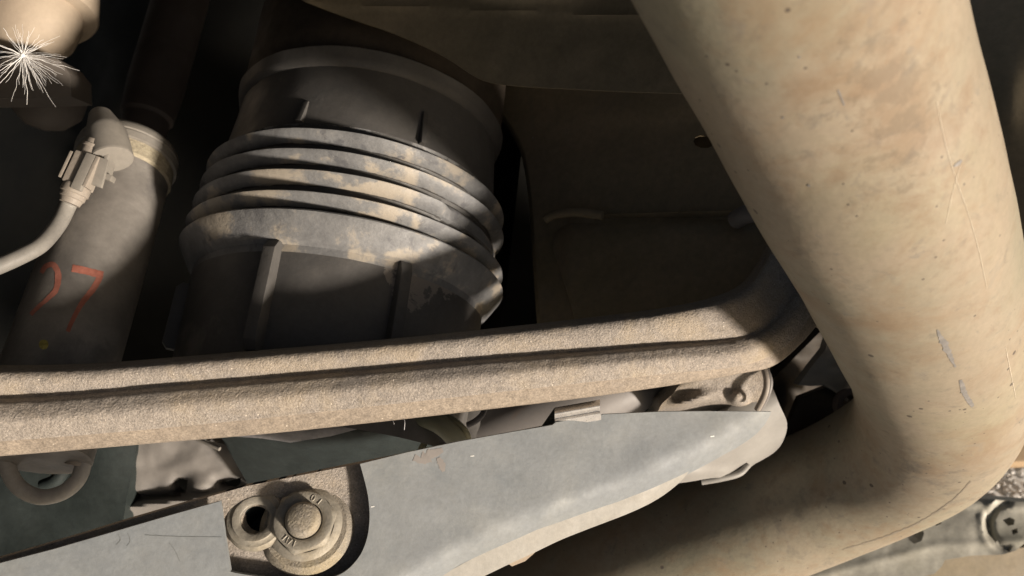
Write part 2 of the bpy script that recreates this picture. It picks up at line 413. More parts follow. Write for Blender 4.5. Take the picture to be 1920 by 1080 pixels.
scuff([(1773, 420), (1786, 360), (1800, 310)], .9, 'pale', .6, 30, 'scratch')
scuff([(1885, 650), (1895, 700), (1904, 745)], 1.1, 'pale', .6, 30, 'scratch')
scuff([(1820, 902), (1785, 938), (1742, 968), (1700, 990), (1640, 1012), (1580, 1030)], 3.0, 'crease', .95, 70, 'weld_crease')

# ------------------------------------------------------------------ upper control arm, sand cast, two lobes with a groove between
ST = [(-120, 692, 748, 828, 862, .2600), (0, 690, 745, 822, 854, .2640), (150, 687, 737, 811, 842, .2680), (300, 676, 723, 798, 829, .2720), (500, 659, 707, 778, 812, .2760),
      (700, 642, 690, 756, 791, .2800), (900, 622, 672, 734, 768, .2840), (1100, 600, 657, 712, 744, .2880), (1250, 581, 645, 697, 723, .2930)]
END = [((1345, 561), (1362, 635), (1378, 685), (1388, 700), .300), ((1398, 536), (1420, 616), (1440, 665), (1452, 684), .308),
       ((1428, 497), (1458, 583), (1487, 632), (1502, 643), .316), ((1452, 452), (1500, 520), (1532, 570), (1548, 590), .322), ((1520, 385), (1565, 450), (1600, 490), (1622, 512), .330)]
prof = []                                        # per station: rows of points from the top edge down
for (x_, t_, g_, r_, b_, d_) in ST: prof.append(((x_, t_), (x_, g_), (x_, r_), (x_, b_), d_))
prof += END
def mixp(a, b, f): return (lerp(a[0], b[0], f), lerp(a[1], b[1], f))
lines = [[] for _ in range(16)]
for (T_, G_, R_, B_, d_) in prof:
    e = max(0.0, min(1.0, (T_[0] - 1260) / 150)); gd = 1 - e ** 2 * .9      # the groove dies out past the bend
    spec_ = [(mixp(T_, G_, -.05), .022), (mixp(T_, G_, -.01), .012), (mixp(T_, G_, .06), .0045), (mixp(T_, G_, .22), .0015), (mixp(T_, G_, .5), .0008), (mixp(T_, G_, .80), .0018 * gd),
             (mixp(T_, G_, .96), .0028 * gd), (mixp(G_, R_, .04), .0025 * gd), (mixp(G_, R_, .14), -.0006 * gd), (mixp(G_, R_, .30), -.0024), (mixp(G_, R_, .6), -.0040),
             (mixp(G_, R_, 1.0), -.0020), (mixp(R_, B_, .25), -.0010), (mixp(R_, B_, .85), .0014), (mixp(R_, B_, 1.03), .0040), (mixp(R_, B_, 1.02), .016)]
    for k, (q, dd) in enumerate(spec_): lines[k].append(P(q[0], q[1], d_ + dd))
NX = 520
L2 = [uni(l, NX) for l in lines]
rows = []
cols_ = [uni([L2[k][i] for k in range(len(L2))], 96) for i in range(NX)]
for j in range(96):
    row = []
    for i in range(NX):
        q = cols_[i][j]
        h = .0002 * noise.noise(q * 120) + .00018 * noise.noise(q * 420) + .0003 * noise.noise(q * 30)
        row.append(q + V(0, 0, 1) * h)
    rows.append(row)
JR = 74                                          # the worn, smoother edge starts at this row
arm = MB().slab(rows[:JR + 1], lambda p: V(0, 0, -.006)).build('cast_control_arm', M['sand'])
tag(arm, 'sandy cast control arm running across the whole lower middle of the photo', 'control arm')
MB().slab(rows[JR:], lambda p: V(0, 0, -.006)).build('worn_edge', M['rim'], arm)

# ------------------------------------------------------------------ spring boot
SB = .995; AX = V(.10, .93, -.33).normalized(); BO = P(648, 521, .382)
pr = [(-.080, .0655), (-.060, .0665), (-.0115, .0675), (-.0105, .0690), (-.0100, .0700), (-.0012, .0757), (0, .0762), (.0008, .0757), (.0010, .0700), (.0040, .0695)]
for k in range(4):
    b0 = .0045 + .0108 * k; r0 = .0753 - .0009 * k
    pr += [(b0 - .0002, r0 - .0056), (b0, r0 - .0040), (b0 + .0042, r0 - .0002), (b0 + .0048, r0), (b0 + .0053, r0 - .0005), (b0 + .0056, r0 - .0068), (b0 + .0092, r0 - .0072)]
pr += [(.0478, .0668), (.0500, .0665), (.0810, .0640), (.0815, .0650), (.0890, .0670), (.0898, .0672), (.0904, .0667), (.0908, .0634), (.0950, .0640), (.100, .0655), (.158, .0655)]
pr = [(a * SB * (.93 if a > 0 else 1), b * SB) for a, b in pr]
def dens(pr):
    out = []
    for i in range(len(pr) - 1):
        a, b = pr[i], pr[i + 1]; L_ = math.hypot(a[0] - b[0], a[1] - b[1]); n = max(1, int(L_ / .003))
        for k in range(n): out.append((lerp(a[0], b[0], k / n), lerp(a[1], b[1], k / n)))
    return out + [pr[-1]]
def bmod(t, r, a):
    a = (a + math.pi) % (2 * math.pi) - math.pi
    b1 = (.0045 + .0108) * SB * .93                 # the second rib from the bottom fades out at the right
    if b1 - .0012 < t < b1 + .0085 and a > .6:
        k = min(1.0, (a - .68) / .14) if a > .68 else 0.0; k = k * k * (3 - 2 * k)
        r = lerp(r, (.0753 - .0046 - (t - b1) * .12) * SB, k)
    return r + .00035 * noise.noise(V(math.cos(a) * 4, math.sin(a) * 4, t * 60)) + .00012 * noise.noise(V(math.cos(a) * 20, math.sin(a) * 20, t * 200))
PRD = dens(pr)
iA = max(i for i, q in enumerate(PRD) if q[0] <= -.0116 * SB); iB = max(i for i, q in enumerate(PRD) if q[0] <= .0478 * SB * .93)
boot = thing('spring_boot', 'big ribbed black plastic spring boot with dust caked ribs in the upper middle', 'spring boot', BO + AX * -.11)
lsl = MB().lathe(BO, AX, PRD[:iA + 1], 192, bmod, cap=False).build('lower_sleeve', M['boot'], boot)
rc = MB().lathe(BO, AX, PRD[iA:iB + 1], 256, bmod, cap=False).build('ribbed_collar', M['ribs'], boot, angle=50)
at_ = rc.data.attributes.new('groove_shade', 'FLOAT', 'POINT'); oo_ = Vector((rc['ox'], rc['oy'], rc['oz']))
for i_, v_ in enumerate(rc.data.vertices):          # dust lies on the ribs, the grooves between them are darkened to paint their shade
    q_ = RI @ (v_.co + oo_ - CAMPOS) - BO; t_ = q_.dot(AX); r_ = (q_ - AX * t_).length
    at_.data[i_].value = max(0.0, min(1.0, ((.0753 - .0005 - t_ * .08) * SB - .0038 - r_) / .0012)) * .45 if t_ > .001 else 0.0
iC = max(i for i, q in enumerate(PRD) if q[0] <= .0909 * SB * .93)
MB().lathe(BO, AX, PRD[iB:iC + 1], 192, bmod, cap=False).build('upper_sleeve', M['boot'], boot, angle=50)
MB().lathe(BO, AX, PRD[iC:], 128, bmod, cap=False).build('shaded_neck', M['brown'], boot, angle=50)  # darker brown paints the boot's shade above the upper rim
blotch(lsl, 'dust', [((800, 470, .32), .020, .40), ((860, 480, .33), .022, .4), ((740, 440, .32), .010, .22), ((640, 430, .32), .006, .2)])
xx = (V(0, 0, 1) - AX * AX.z).normalized(); yy = AX.cross(xx)
def fin(u, v, t0_, t1_, r_, wd, hg, name='fin'):
    # radial angle of the point of the boot seen at u, v
    d = P(u, v, 1).normalized(); t0_ *= SB * (.93 if t0_ > 0 else 1); t1_ *= SB * (.93 if t1_ > 0 else 1); r_ *= SB
    o_ = -BO; dd = d - AX * d.dot(AX); oo = o_ - AX * o_.dot(AX)
    a_, b_, c_ = dd.dot(dd), 2 * dd.dot(oo), oo.dot(oo) - r_ * r_
    s_ = (-b_ - math.sqrt(max(0, b_ * b_ - 4 * a_ * c_))) / (2 * a_); q = d * s_ - BO; q = (q - AX * q.dot(AX)).normalized()
    side = AX.cross(q); rows_ = []
    m = MB(); n_ = 12
    for i in range(n_ + 1):
        t = lerp(t0_, t1_, i / n_); k = hg if 0 < i < n_ else hg * .55
        if name == 'wedge': k = hg * (1 - i / n_) + .0003
        a = BO + AX * t + q * (r_ - .002)
        rows_.append([a - side * wd, a - side * wd * .8 + q * (.002 + k), a + side * wd * .8 + q * (.002 + k), a + side * wd])
    m.grid(rows_, True)
    m.f.append((0, 1, 2, 3)); b_ = n_ * 4; m.f.append((b_ + 3, b_ + 2, b_ + 1, b_))
    return m.build(name, M['boot'], boot, angle=30, bevel=.0003)
fin(516, 470, -.056, -.0108, .0672, .0032, .0052)
fin(757, 500, -.066, -.0108, .0672, .0030, .0042)
fin(908, 600, -.075, -.0300, .0672, .0030, .0052)
fin(345, 540, -.050, -.0200, .0672, .0022, .0050)
fin(570, 205, .0480, .0600, .0662, .0017, .0028, 'wedge')
fin(792, 250, .0480, .0660, .0662, .0014, .0030, 'wedge')
tb = bvh(boot.children[1])
for (a_, b_) in (((801, 290), (790, 318)), ((797, 322), (786, 345)), ((790, 358), (776, 388))):
    stroke(tb, [a_, b_], 1.3, 12, .0001, .1).build('moulding_line', M['black'], boot)

# spring cup that the boot goes up into, and the painted underbody panel around it
cx_ = (V(0, 0, 1) - AX * AX.z).normalized(); cy_ = AX.cross(cx_)
cup = MB().slab([[BO + AX * t + (cx_ * math.cos(a) + cy_ * math.sin(a)) * .081 for a in [math.pi + R(-72 + 3.6 * k) for k in range(41)]] for t in (-.02, .01, .04, .08, .16)], V(0, 0, -.003)).build('spring_cup', M['black'])
tag(cup, 'black round cup behind the top of the ribbed boot', 'spring cup')
pn = V(-.52, .25, .81).normalized(); pdep0 = plane_depth(P(1000, 300, .425), pn)
def pdep(u, v):
    q = V(u / 200, v / 200, 0)
    d = pdep0(u, v) + .003 * noise.noise(q)
    # pressed steps
    d += .006 * (1 / (1 + math.exp(-(v - (250 - .10 * (u - 1000))) / 9)) - .5) * (1 / (1 + math.exp((u - 1330) / 60)))
    d -= .0015 * math.exp(-(((u - 1890) / 34) ** 2 + ((v - 190) / 85) ** 2))
    # rolled lip round the spring opening
    return d
lipc = [(330, -200), (540, -22), (600, 12), (660, 38), (720, 58), (780, 80), (840, 118), (900, 168), (950, 222), (980, 275), (992, 330), (1000, 400), (1004, 470), (1010, 560), (1016, 640)]
lc = [(p.x, p.y) for p in catmull([V(a, b, 0) for a, b in lipc], 48)]
outl = lc + [(1300, 630), (1500, 600), (1600, 640), (1800, 740), (2040, 760), (2080, 300), (2080, -260), (1400, -300), (800, -300)]
panel = MB().cut(outl, pdep, .004, 16, holes=[[(1321 + 21 * math.cos(a * .6283), 265 + 13 * math.sin(a * .6283)) for a in range(10)]]).build('underbody_panel', M['panel'])
tag(panel, 'large brown painted underbody panel between the boot and the exhaust pipe', 'panel')
rows = []
for (a, b) in lc:
    c_ = P(a, b, pdep(a, b)); rows.append([c_, c_ + V(-.001, -.001, -.0012), c_ + V(-.0015, -.0015, -.006), c_ + V(-.0010, -.0010, -.016)])
MB().grid(rows).build('rolled_edge', M['panel'], panel)
bl = MB().cut([(1300, 246), (1345, 246), (1345, 284), (1300, 284)], lambda u, v: pdep0(u, v) + .010, .002, 20).build('drain_plug', M['brown'], panel)
ol = sm([(440, -90), (500, -50), (560, -4), (600, 14), (660, 36), (720, 56), (780, 80), (840, 110), (900, 148), (960, 160), (1060, 166), (1180, 172), (1320, 176)], 60) + [(1340, 100), (1300, -90)]
shl = MB().cut(ol, lambda u, v: .350 - .00005 * max(0, u - 600) - .00000007 * max(0, u - 600) ** 2 + .00002 * v + .0006 * noise.noise(V(u / 60, v / 40, 2)) - .0012 * math.exp(-((v - 10 - .04 * (u - 700)) / 5) ** 2), .0012, 9).build('heat_shield', M['shield'])
tag(shl, 'heat shield above the ribbed boot, its edge lit grey at the top', 'heat shield')
# raised tank strap panel
td = lambda u, v: pdep0(u, v) - .004 + .006 * math.exp(-((u - 1042) / 16) ** 2) + .006 * math.exp(-((v - (416 - .02 * (u - 1060))) / 12) ** 2)
tank = MB().cut([(1038, 470), (1038, 440), (1046, 420), (1070, 408), (1120, 402), (1250, 398), (1460, 392), (1560, 420), (1560, 600), (1500, 610), (1110, 650), (1085, 620), (1062, 540)], td, .012, 12).build('tank_cover', M['panel'])
tag(tank, 'dark flat cover plate behind the cast arm, below the brown panel', 'cover plate')
lug = MB().tube(catmull([P(1380, 412, .350), P(1400, 402, .343), P(1450, 392, .333)], 14), .0042, 20).build('strap_end', M['rodgrey'], tank)
bolt_ = MB().lathe(P(1057, 603, .410), V(0, .3, 1), [(0, .003), (.004, .003), (.005, .002)], 18).build('brass_plug', M['yellow'], tank)
MB().tube(catmull([P(1022, 412, .398), P(1040, 402, .396), P(1080, 398, .390), P(1130, 404, .385)], 20), .0022, 14).build('seam_bead', M['panel'], tank)

# ------------------------------------------------------------------ wheel liner far behind everything on the left
ld = plane_depth(P(400, 400, .62), V(-.35, .12, .93).normalized())
lin = MB().cut([(-260, -260), (1500, -260), (2300, -260), (2300, 700), (1640, 860), (1340, 900), (1000, 1150), (-260, 1250)], lambda u, v: ld(u, v) + .012 * noise.noise(V(u / 260, v / 260, 3)) + (.02 if u < 190 else 0) * 1.0, .01, 34).build('wheel_arch_liner', M['black'])
sec = [(.46, .34, .62), (.37, .21, .48), (.27, .165, .34), (.24, .15, .18), (.24, .15, .02)]
sw = []
for (hx_, hy_, dz_) in sec:
    base_ = [V(-hx_, -.30, -dz_), V(-hx_, -.05, -dz_), V(-hx_, hy_ - .03, -dz_), V(-hx_ + .03, hy_, -dz_), V(-.05, hy_, -dz_), V(.10, hy_, -dz_)]
    sw.append(uni(base_, 31))
MB().slab([uni([r_[k] for r_ in sw], 17) for k in range(31)], V(-.003, .003, 0)).build('sky_blocker', M['black'], lin)  # unseen wall added to keep sky light off from the left and above
tag(lin, 'black wheel arch liner far behind the damper and boot', 'liner')

# ------------------------------------------------------------------ damper with sensor cap, and painted marks
DT, DB = P(233, 318, .362), P(90, 760, .302)
da = (DT - DB).normalized(); Ld = (DT - DB).length
damper = thing('damper', 'grey damper tube with a red number and yellow dot on the left', 'damper', DB)
tube_ = MB().lathe(DB, da, [(-.02, 0.0205), (Ld * .5, 0.0203), (Ld - .004, 0.0198), (Ld - .002, 0.0204)], 96, lambda t, r, a: r + .00012 * noise.noise(V(math.cos(a) * 3, math.sin(a) * 3, t * 40))).build('tube', M['shock'], damper)
MB().lathe(DB, da, [(Ld - .0055, 0.0199), (Ld - .0045, 0.0208), (Ld + .0035, 0.0205), (Ld + .0040, 0.0198)], 96, lambda t, r, a: r + .0004 * noise.noise(V(math.cos(a) * 9, math.sin(a) * 9, t * 500))).build('dust_ring', M['dustring'], damper)
MB().lathe(DB, da, [(Ld + .0025, 0.0205), (Ld + .003, 0.0217), (Ld + .0060, 0.0220), (Ld + .0064, 0.0213), (Ld + .0070, 0.0213), (Ld + .0074, 0.0219), (Ld + .0095, 0.0216), (Ld + .0118, 0.0205), (Ld + .0132, .018), (Ld + 0.0136, .010), (Ld + 0.0136, .001)], 96).build('cap', M['cap'], damper)
tt = bvh(tube_)
scuff([(78, 512), (86, 500), (99, 496), (108, 508), (109, 526), (104, 545), (90, 560), (74, 574), (58, 590)], lambda t: 8 + 4 * math.sin(math.pi * min(1, t * 1.3)), 'red', .12, 44, 'painted_digit', damper, tt)
scuff([(135, 503), (160, 508), (193, 516)], 14, 'red', .1, 20, 'painted_digit', damper, tt)
scuff([(188, 514), (182, 530), (170, 548), (156, 565), (144, 585), (134, 605), (127, 622)], lambda t: 13 - 5 * t, 'red', .15, 40, 'painted_digit', damper, tt)
scuff([(73, 646), (82, 646), (91, 646)], lambda t: 19 * math.sqrt(max(.02, 1 - (2 * t - 1) ** 2)), 'yellow', .1, 16, 'paint_dot', damper, tt)
# bump stop lug on the cap
MB().tube(catmull([P(210, 300, .326), P(202, 262, .330), P(188, 214, .338)], 20), [lerp(.0084, .0080, i / 10) if i < 10 else lerp(.0080, .0044, (i - 10) / 9) for i in range(20)], 48).build('outlet', M['cap'], damper, bevel=.001)

sensor = thing('cable_plug', 'dusty square connector plug clipped onto the damper cap', 'connector', P(150, 360, .325))
ca = (P(178, 290, .326) - P(140, 372, .322)).normalized(); cs = ca.cross(V(0, 0, 1)).normalized(); cn = cs.cross(ca).normalized()
c0 = P(158, 322, .322)
MB().box(c0, ca * .0068, cs * .0046, cn * .0042).build('housing', M['conn'], sensor, bevel=.0006)
MB().box(c0 + cs * .0028 + cn * .0048 - ca * .001, ca * .0078, cs * .0020, cn * .0012).build('latch', M['cap'], sensor, bevel=.0004)
MB().box(c0 - cs * .0062 + cn * .001, ca * .0058, cs * .0006, cn * .0026).build('side_rib', M['conn'], sensor, bevel=.0002)
MB().box(c0 + cs * .0056 + cn * .003, ca * .0066, cs * .0007, cn * .0030).build('side_rib', M['conn'], sensor, bevel=.0002)
MB().lathe(c0, ca, [(.0062, .0046), (.0100, .0046), (.0104, .0050), (.0112, .0050), (.0115, .0044), (.0135, .0042)], 40).build('collar', M['conn'], sensor)
MB().lathe(c0, -ca, [(.0062, .0050), (.0072, .0054), (.0098, .0054), (.0102, .0048), (.0118, .0048), (.0122, .0043), (.0142, .0038)], 40).build('boot_ring', M['conn'], sensor, angle=30)
br = thing('clip_bracket', 'small upright clip bracket between the plug and the damper cap', 'bracket', P(205, 320, .33))
MB().box(P(207, 298, .326), (P(216, 268, .326) - P(198, 328, .326)) * .5, cs * .0008, cn * .0040).build('plate', M['cap'], br, bevel=.0003)
MB().box(P(192, 330, .322), cs * .0046, ca * .0012, cn * .0022).build('foot', M['cap'], br, bevel=.0003)
MB().box(P(183, 322, .319), (P(190, 296, .319) - P(176, 348, .319)) * .5, cs * .0034, cn * .0008).build('tongue', M['cap'], br, bevel=.0003)
cab = MB().tube(catmull([c0 - ca * .010, P(128, 385, .322), P(110, 420, .318), P(78, 458, .310), (P(40, 480, .304)), P(-10, 502, .298), P(-80, 528, .29)], 60), .0031, 28).build('sensor_cable', M['cable'])
tag(cab, 'thick dusty cable curving from the plug down to the left edge', 'cable')

# ------------------------------------------------------------------ lower link plate, boss, bolt
ln = V(.24, .16, .957).normalized(); PB = P(565, 985, .274); ldp = plane_depth(PB, ln)
toph = [(-120, 1078), (0, 1047), (150, 1003), (240, 975), (350, 943), (460, 912), (570, 890), (680, 868), (860, 832), (1040, 797), (1200, 775), (1400, 775)]
plo = toph + [(1380, 800), (1200, 850), (900, 960), (700, 1120), (520, 1200), (-120, 1250)]
hole = [(481 + 27 * math.cos(a * math.pi / 14), 976 + 27 * math.sin(a * math.pi / 14)) for a in range(28)]
lk = MB().cut(plo, lambda u, v: ldp(u, v) + .0004 * noise.noise(V(u / 40, v / 40, 0)), .004, 9, holes=[hole]).build('lower_link', M['sand'])
tag(lk, 'sandy cast lower link plate showing through the notch in the grey cover', 'link')
def onp(u, v): return P(u, v, ldp(u, v))
HB = onp(481, 976); bn = V(.10, .46, .88).normalized()
MB().lathe(HB, bn, [(.0005, .0049), (.0026, .0049), (.0030, .0054), (.0030, .0074), (.0026, .0078), (.0024, .0092), (.0015, .0099), (-.0002, .0102)], 72, lambda t, r, a: r + .00012 * noise.noise(V(math.cos(a) * 3, math.sin(a) * 3, t * 50)), cap=False).build('eyelet_boss', M['boss'], lk)
MB().lathe(HB, bn, [(-.0150, .0001), (-.0149, .0046), (.0005, .0049)], 48, cap=False).build('hole_wall', M['darkbody'], lk)  # added dark cap puts the hole's shade into the colour
MB().lathe(onp(575, 988), bn, [(.0022, .0110), (.0022, .0138), (.0008, .0150), (-.0010, .0160)], 72, cap=False).build('bolt_seat', M['sand_fine'], lk)
NB = onp(574, 984); nx = (V(1, 0, 0) - bn * bn.x).normalized(); ny = bn.cross(nx)
bolt = thing('flange_bolt', 'big hexagon nut with bolt end in the notch of the grey cover', 'bolt', NB)
MB().lathe(NB, bn, [(.0018, 0.00977), (.0020, 0.01246), (.0028, 0.01256), (.0042, 0.01097), (.0044, 0.01004)], 72, cap=False).build('flange', M['boss'], bolt)
hx = MB(); rows = []
def hexr(a, r): 
    a = (a - .30) % (math.pi / 3) - math.pi / 6; return r / math.cos(a)
for (t, r, rm_) in [(.003, 0.00967, 99), (.0062, 0.00967, 99), (.0072, 0.00967, 0.01023), (.0077, 0.00967, 0.00967), (.0079, 0.00911, 0.00911), (.0078, .0072, .0072), (.0074, 0.00632, 0.00632), (.0020, 0.00632, 0.00632)]:
    rows.append([NB + bn * t + (nx * math.cos(a) + ny * math.sin(a)) * min(hexr(a, r) if rm_ > .0103 else r, rm_) for a in [2 * math.pi * k / 96 for k in range(96)]])
hx.grid(rows, True); hx.build('hex_nut', M['boss'], bolt, angle=25)
MB().lathe(NB, bn, [(.002, 0.00586), (.0088, 0.00586), (.0104, 0.00558), (.0114, 0.00493), (.0118, 0.00446), (.0118, .0001)], 64, lambda t, r, a: r + .00006 * noise.noise(V(math.cos(a) * 4, math.sin(a) * 4, t * 90))).build('bolt_end', M['sand_fine'], bolt, angle=50)
def glyph(ch, ang, rad, h, rot=0.0):
    m = MB(); c_ = NB + bn * .0078 + (nx * math.cos(ang) + ny * math.sin(ang)) * rad
    rd = (nx * math.cos(ang + rot) + ny * math.sin(ang + rot)); tg = bn.cross(rd) * -1
    S = {'1': [[(0, -1), (0, 1)]], 'I': [[(0, -1), (0, 1)]], '0': [[(.55 * math.cos(k * math.pi / 6), math.sin(k * math.pi / 6)) for k in range(13)]], 'W': [[(-.75, 1), (-.35, -1), (0, .5), (.35, -1), (.75, 1)]]}[ch]
    for st in S:
        m.tube([c_ + (tg * a + rd * b) * h for a, b in st], .00028, 8)
    return m.build('embossed_mark', M['boss'], bolt)
def ang_of(u, v):
    q = onp(u, v) - NB; return math.atan2(q.dot(ny), q.dot(nx))
glyph('1', ang_of(608, 943), .0079, .0010); glyph('0', ang_of(594, 932), .0079, .0010)
glyph('I', ang_of(536, 1022), .0079, .0010, math.pi); glyph('W', ang_of(546, 1028), .0079, .0010, math.pi); glyph('I', ang_of(558, 1033), .0079, .0010, math.pi)

# ------------------------------------------------------------------ grey blade shaped cover over the lower link
cdp = plane_depth(PB + ln * .0068, ln)
ridge = [(560, 1250), (700, 1135), (850, 1045), (1000, 976), (1150, 920), (1260, 873), (1340, 835), (1400, 800), (1446, 772)]
def rdist(u, v):
    """signed distance below the ridge line"""
    best = 1e9; sg = 1
    for i in range(len(ridge) - 1):
        ax, ay = ridge[i]; bx, by = ridge[i + 1]; dx, dy = bx - ax, by - ay; L_ = dx * dx + dy * dy
        t = max(0, min(1, ((u - ax) * dx + (v - ay) * dy) / L_)); px, py = ax + dx * t, ay + dy * t
        d = math.hypot(u - px, v - py)
        if d < best: best = d; sg = 1 if (dx * (v - ay) - dy * (u - ax)) > 0 else -1
    return best * sg
def cdep(u, v):
    r = rdist(u, v); d = cdp(u, v) + .00035 * noise.noise(V(u / 90, v / 90, 9))
    d -= .0003 * math.exp(-((r + 10) / 34) ** 2)
    d += .00030 * 9 * math.log1p(math.exp(min(40, r / 9)))
    return d
cov = [(-120, 1092), (0, 1056), (100, 1030), (200, 1001), (320, 966), (412, 940), (415, 955), (422, 1010), (432, 1072)] + sm([(440, 1074), (470, 1079), (540, 1088), (590, 1090), (640, 1076), (672, 1046), (688, 1010), (693, 970), (690, 930), (682, 895), (675, 870)], 60) + [
       (760, 849), (860, 828), (960, 810), (1036, 797), (1042, 792), (1127, 778), (1131, 777), (1240, 772), (1330, 771), (1446, 772), (1443, 780), (1434, 796), (1420, 812), (1402, 826), (1380, 840), (1330, 868), (1282, 893), (1240, 912), (1190, 936), (1100, 976), (1000, 1021), (930, 1056), (860, 1095), (700, 1180), (560, 1260), (-120, 1300)]
cover = MB().cut(cov, cdep, .0014, 5).build('blade_cover', M['zinc'])
tag(cover, 'blue grey blade shaped cover tapering to a point at the lower middle', 'cover')
lipo = [(1292, 884), (1274, 905), (1236, 934), (1185, 960), (1100, 993), (1050, 1013), (1000, 1037), (950, 1060), (900, 1084), (800, 1130), (780, 1110), (900, 1040), (1000, 996), (1100, 954), (1200, 912)]
MB().cut(sm(lipo, 80), lambda u, v: cdp(u, v) + .0075 + .00007 * (v - (893 + (1282 - u) * .46)), .0016, 9).build('lower_lip', M['lip'], cover)
MB().cut([(946, 1052), (980, 1036), (1003, 1036), (985, 1052), (960, 1062)], lambda u, v: cdp(u, v) + .010, .001, 9).build('lip_tab', M['beige'], cover)
tcv = bvh(cover)
scuff([(762, 851), (785, 848), (806, 852), (830, 843)], lambda t: 20 * (.5 + .5 * math.sin(math.pi * t)), 'stain', .3, 20, 'peeled_stain', cover, tcv)
scuff([(776, 858), (792, 864), (808, 860)], 14, 'stain', .3, 12, 'peeled_stain', cover, tcv)
scuff([(822, 858), (828, 872), (832, 884)], lambda t: 14 * math.sin(math.pi * (.15 + .7 * t)), 'stain', .3, 14, 'peeled_stain', cover, tcv)
for q_ in ([(272, 1003), (330, 1006), (416, 1007)], [(222, 1002), (226, 1012), (218, 1022)], [(318, 1018), (328, 1032), (338, 1053)], [(240, 1000), (244, 1014), (238, 1024)]):
    scuff(q_, 1.3, 'darkscratch', .6, 24, 'scratch', cover, tcv)
for (a_, b_) in ((1335, 818), (885, 855), (698, 950)):
    scuff([(a_ - 3, b_ + .6), (a_ + 4, b_ - .6)], 2.2, 'nick', .3, 6, 'bright_nick', cover, tcv)
# spring clip rolled over the top edge
clip = thing('spring_clip', 'shiny rolled metal clip on the top edge of the grey cover', 'clip', P(1085, 790, .268))
cx0, cx1 = (1042, 792), (1127, 777); rows = []
dz = cdp(1085, 785)
for k in range(25):
    f = k / 24; row = []
    for (du, dv, dd) in [(0, 10, .0006), (0, 3, -.0004), (-1, -2, -.0014), (-2, -6, -.0006), (-2, -9, -.0010), (-2, -14, -.0036), (-2, -20, -.0030), (-2, -25, -.0002), (-1, -28, .004), (0, -27, .009)]:
        row.append(P(lerp(cx0[0], cx1[0], f) + du, lerp(cx0[1], cx1[1], f) + dv, dz + dd))
    rows.append(uni(row, 70))
MB().slab(rows, V(0, -.0002, -.0008)).build('rolled_spring', M['chrome'], clip)
MB().slab([[P(1016, 799, dz + .006), P(1028, 782, dz + .005), P(1040, 765, dz + .003)], [P(1040, 797, dz + .001), P(1041, 782, dz + .0005), P(1041, 767, dz)]], V(0, 0, -.001)).build('side_ear', M['darkbody'], clip, smooth=False)

# ------------------------------------------------------------------ what shows in the gaps under the arm
# cast knuckle right of the clip
kn = MB(); 
def kdep(u, v):
    d = .343 + .00018 * (v - 740)
    d -= .007 * math.exp(-(((u - 1385) / 17) ** 2 + ((v - 748) / 15) ** 2) ** 2)
    d -= .008 * math.exp(-(((u - 1300) / 45) ** 2 + ((v - 752 + .25 * (u - 1300)) / 14) ** 2))
    d += .010 * (1 / (1 + math.exp(-(v - 768 + 10 * math.exp(-((u - 1330) / 50) ** 2)) / 2.5)))
    return d + .0005 * noise.noise(V(u / 12, v / 12, 0))
kn.cut([(1225, 790), (1240, 758), (1262, 738), (1290, 700), (1350, 660), (1450, 660), (1438, 720), (1424, 745), (1412, 775), (1380, 800), (1300, 810)], kdep, .02, 5)
kn = kn.build('steering_knuckle', M['sand']); tag(kn, 'small sandy casting with a round boss above the cover tip', 'knuckle')
bush = thing('rubber_bushing', 'thin curved rubber bushing rims beside the casting at the arm end', 'bushing', P(1430, 740, .32))
for k, (dx, r_) in enumerate(((0, .0014), (9, .0011))):
    MB().tube(catmull([P(1433 + dx * .4, 690, .332), P(1438 + dx * .7, 715, .331), P(1434 + dx * .6, 740, .332), P(1420 + dx * .6, 768, .336)], 24), r_, 14).build('rim', M['rodgrey'] if k else M['conn'], bush)
# pale ball joint boot behind the blade tip
bj = MB()
bjo = [(1405, 690), (1440, 712), (1462, 760), (1476, 795), (1468, 828), (1452, 848), (1430, 862), (1412, 872), (1396, 886), (1368, 894), (1330, 897), (1280, 905), (1240, 905), (1300, 840), (1390, 740)]
def bdep(u, v):
    k = ((u - 1380) * .55 + (v - 800) * .83)
    return .345 + .0000042 * k * k * (1 if k > 0 else .4) - .002 * math.exp(-((k - 62) / 9) ** 2) - .0020 * math.exp(-((v - 888) / 10) ** 2)
bj = MB().cut(sm(bjo, 70), bdep, .012, 6).build('ball_joint_boot', M['cloth']); tag(bj, 'smooth pale rubber boot bulging out behind the tip of the grey cover', 'rubber boot')
MB().tube(catmull([P(1402, 872, .363), P(1385, 888, .361), P(1350, 897, .360), P(1315, 903, .361)], 20), .0016, 14).build('clamp_ring', M['cloth'], bj)
# cluster behind, between the arm end and the pipe
kb = MB().cut([(1440, 720), (1500, 660), (1560, 600), (1660, 560), (1700, 800), (1560, 850), (1460, 900), (1380, 905)], lambda u, v: .44 + .006 * noise.noise(V(u / 50, v / 50, 1)) + .00006 * (u - 1500), .01, 9).build('hub_carrier', M['brown'])
tag(kb, 'dark brown hub carrier in the gap between arm end and pipe', 'hub carrier')
tr = MB().cut([(1497, 722), (1520, 690), (1548, 655), (1560, 615), (1600, 600), (1640, 700), (1660, 760), (1612, 726), (1588, 752), (1572, 738), (1545, 722), (1520, 724)], lambda u, v: .405 + .00008 * (v - 700) - .008 * math.exp(-(((u - 1600) / 40) ** 2 + ((v - 690) / 30) ** 2)) + .002 * noise.noise(V(u / 30, v / 14, 4)), .008, 6).build('torn_dust_shield', M['cloth'])
tag(tr, 'pale torn dust shield in the gap left of the exhaust elbow', 'shield')
ey = thing('eyelet_lever', 'dark lever end with a ring hole beside the exhaust elbow', 'lever', P(1592, 790, .40))
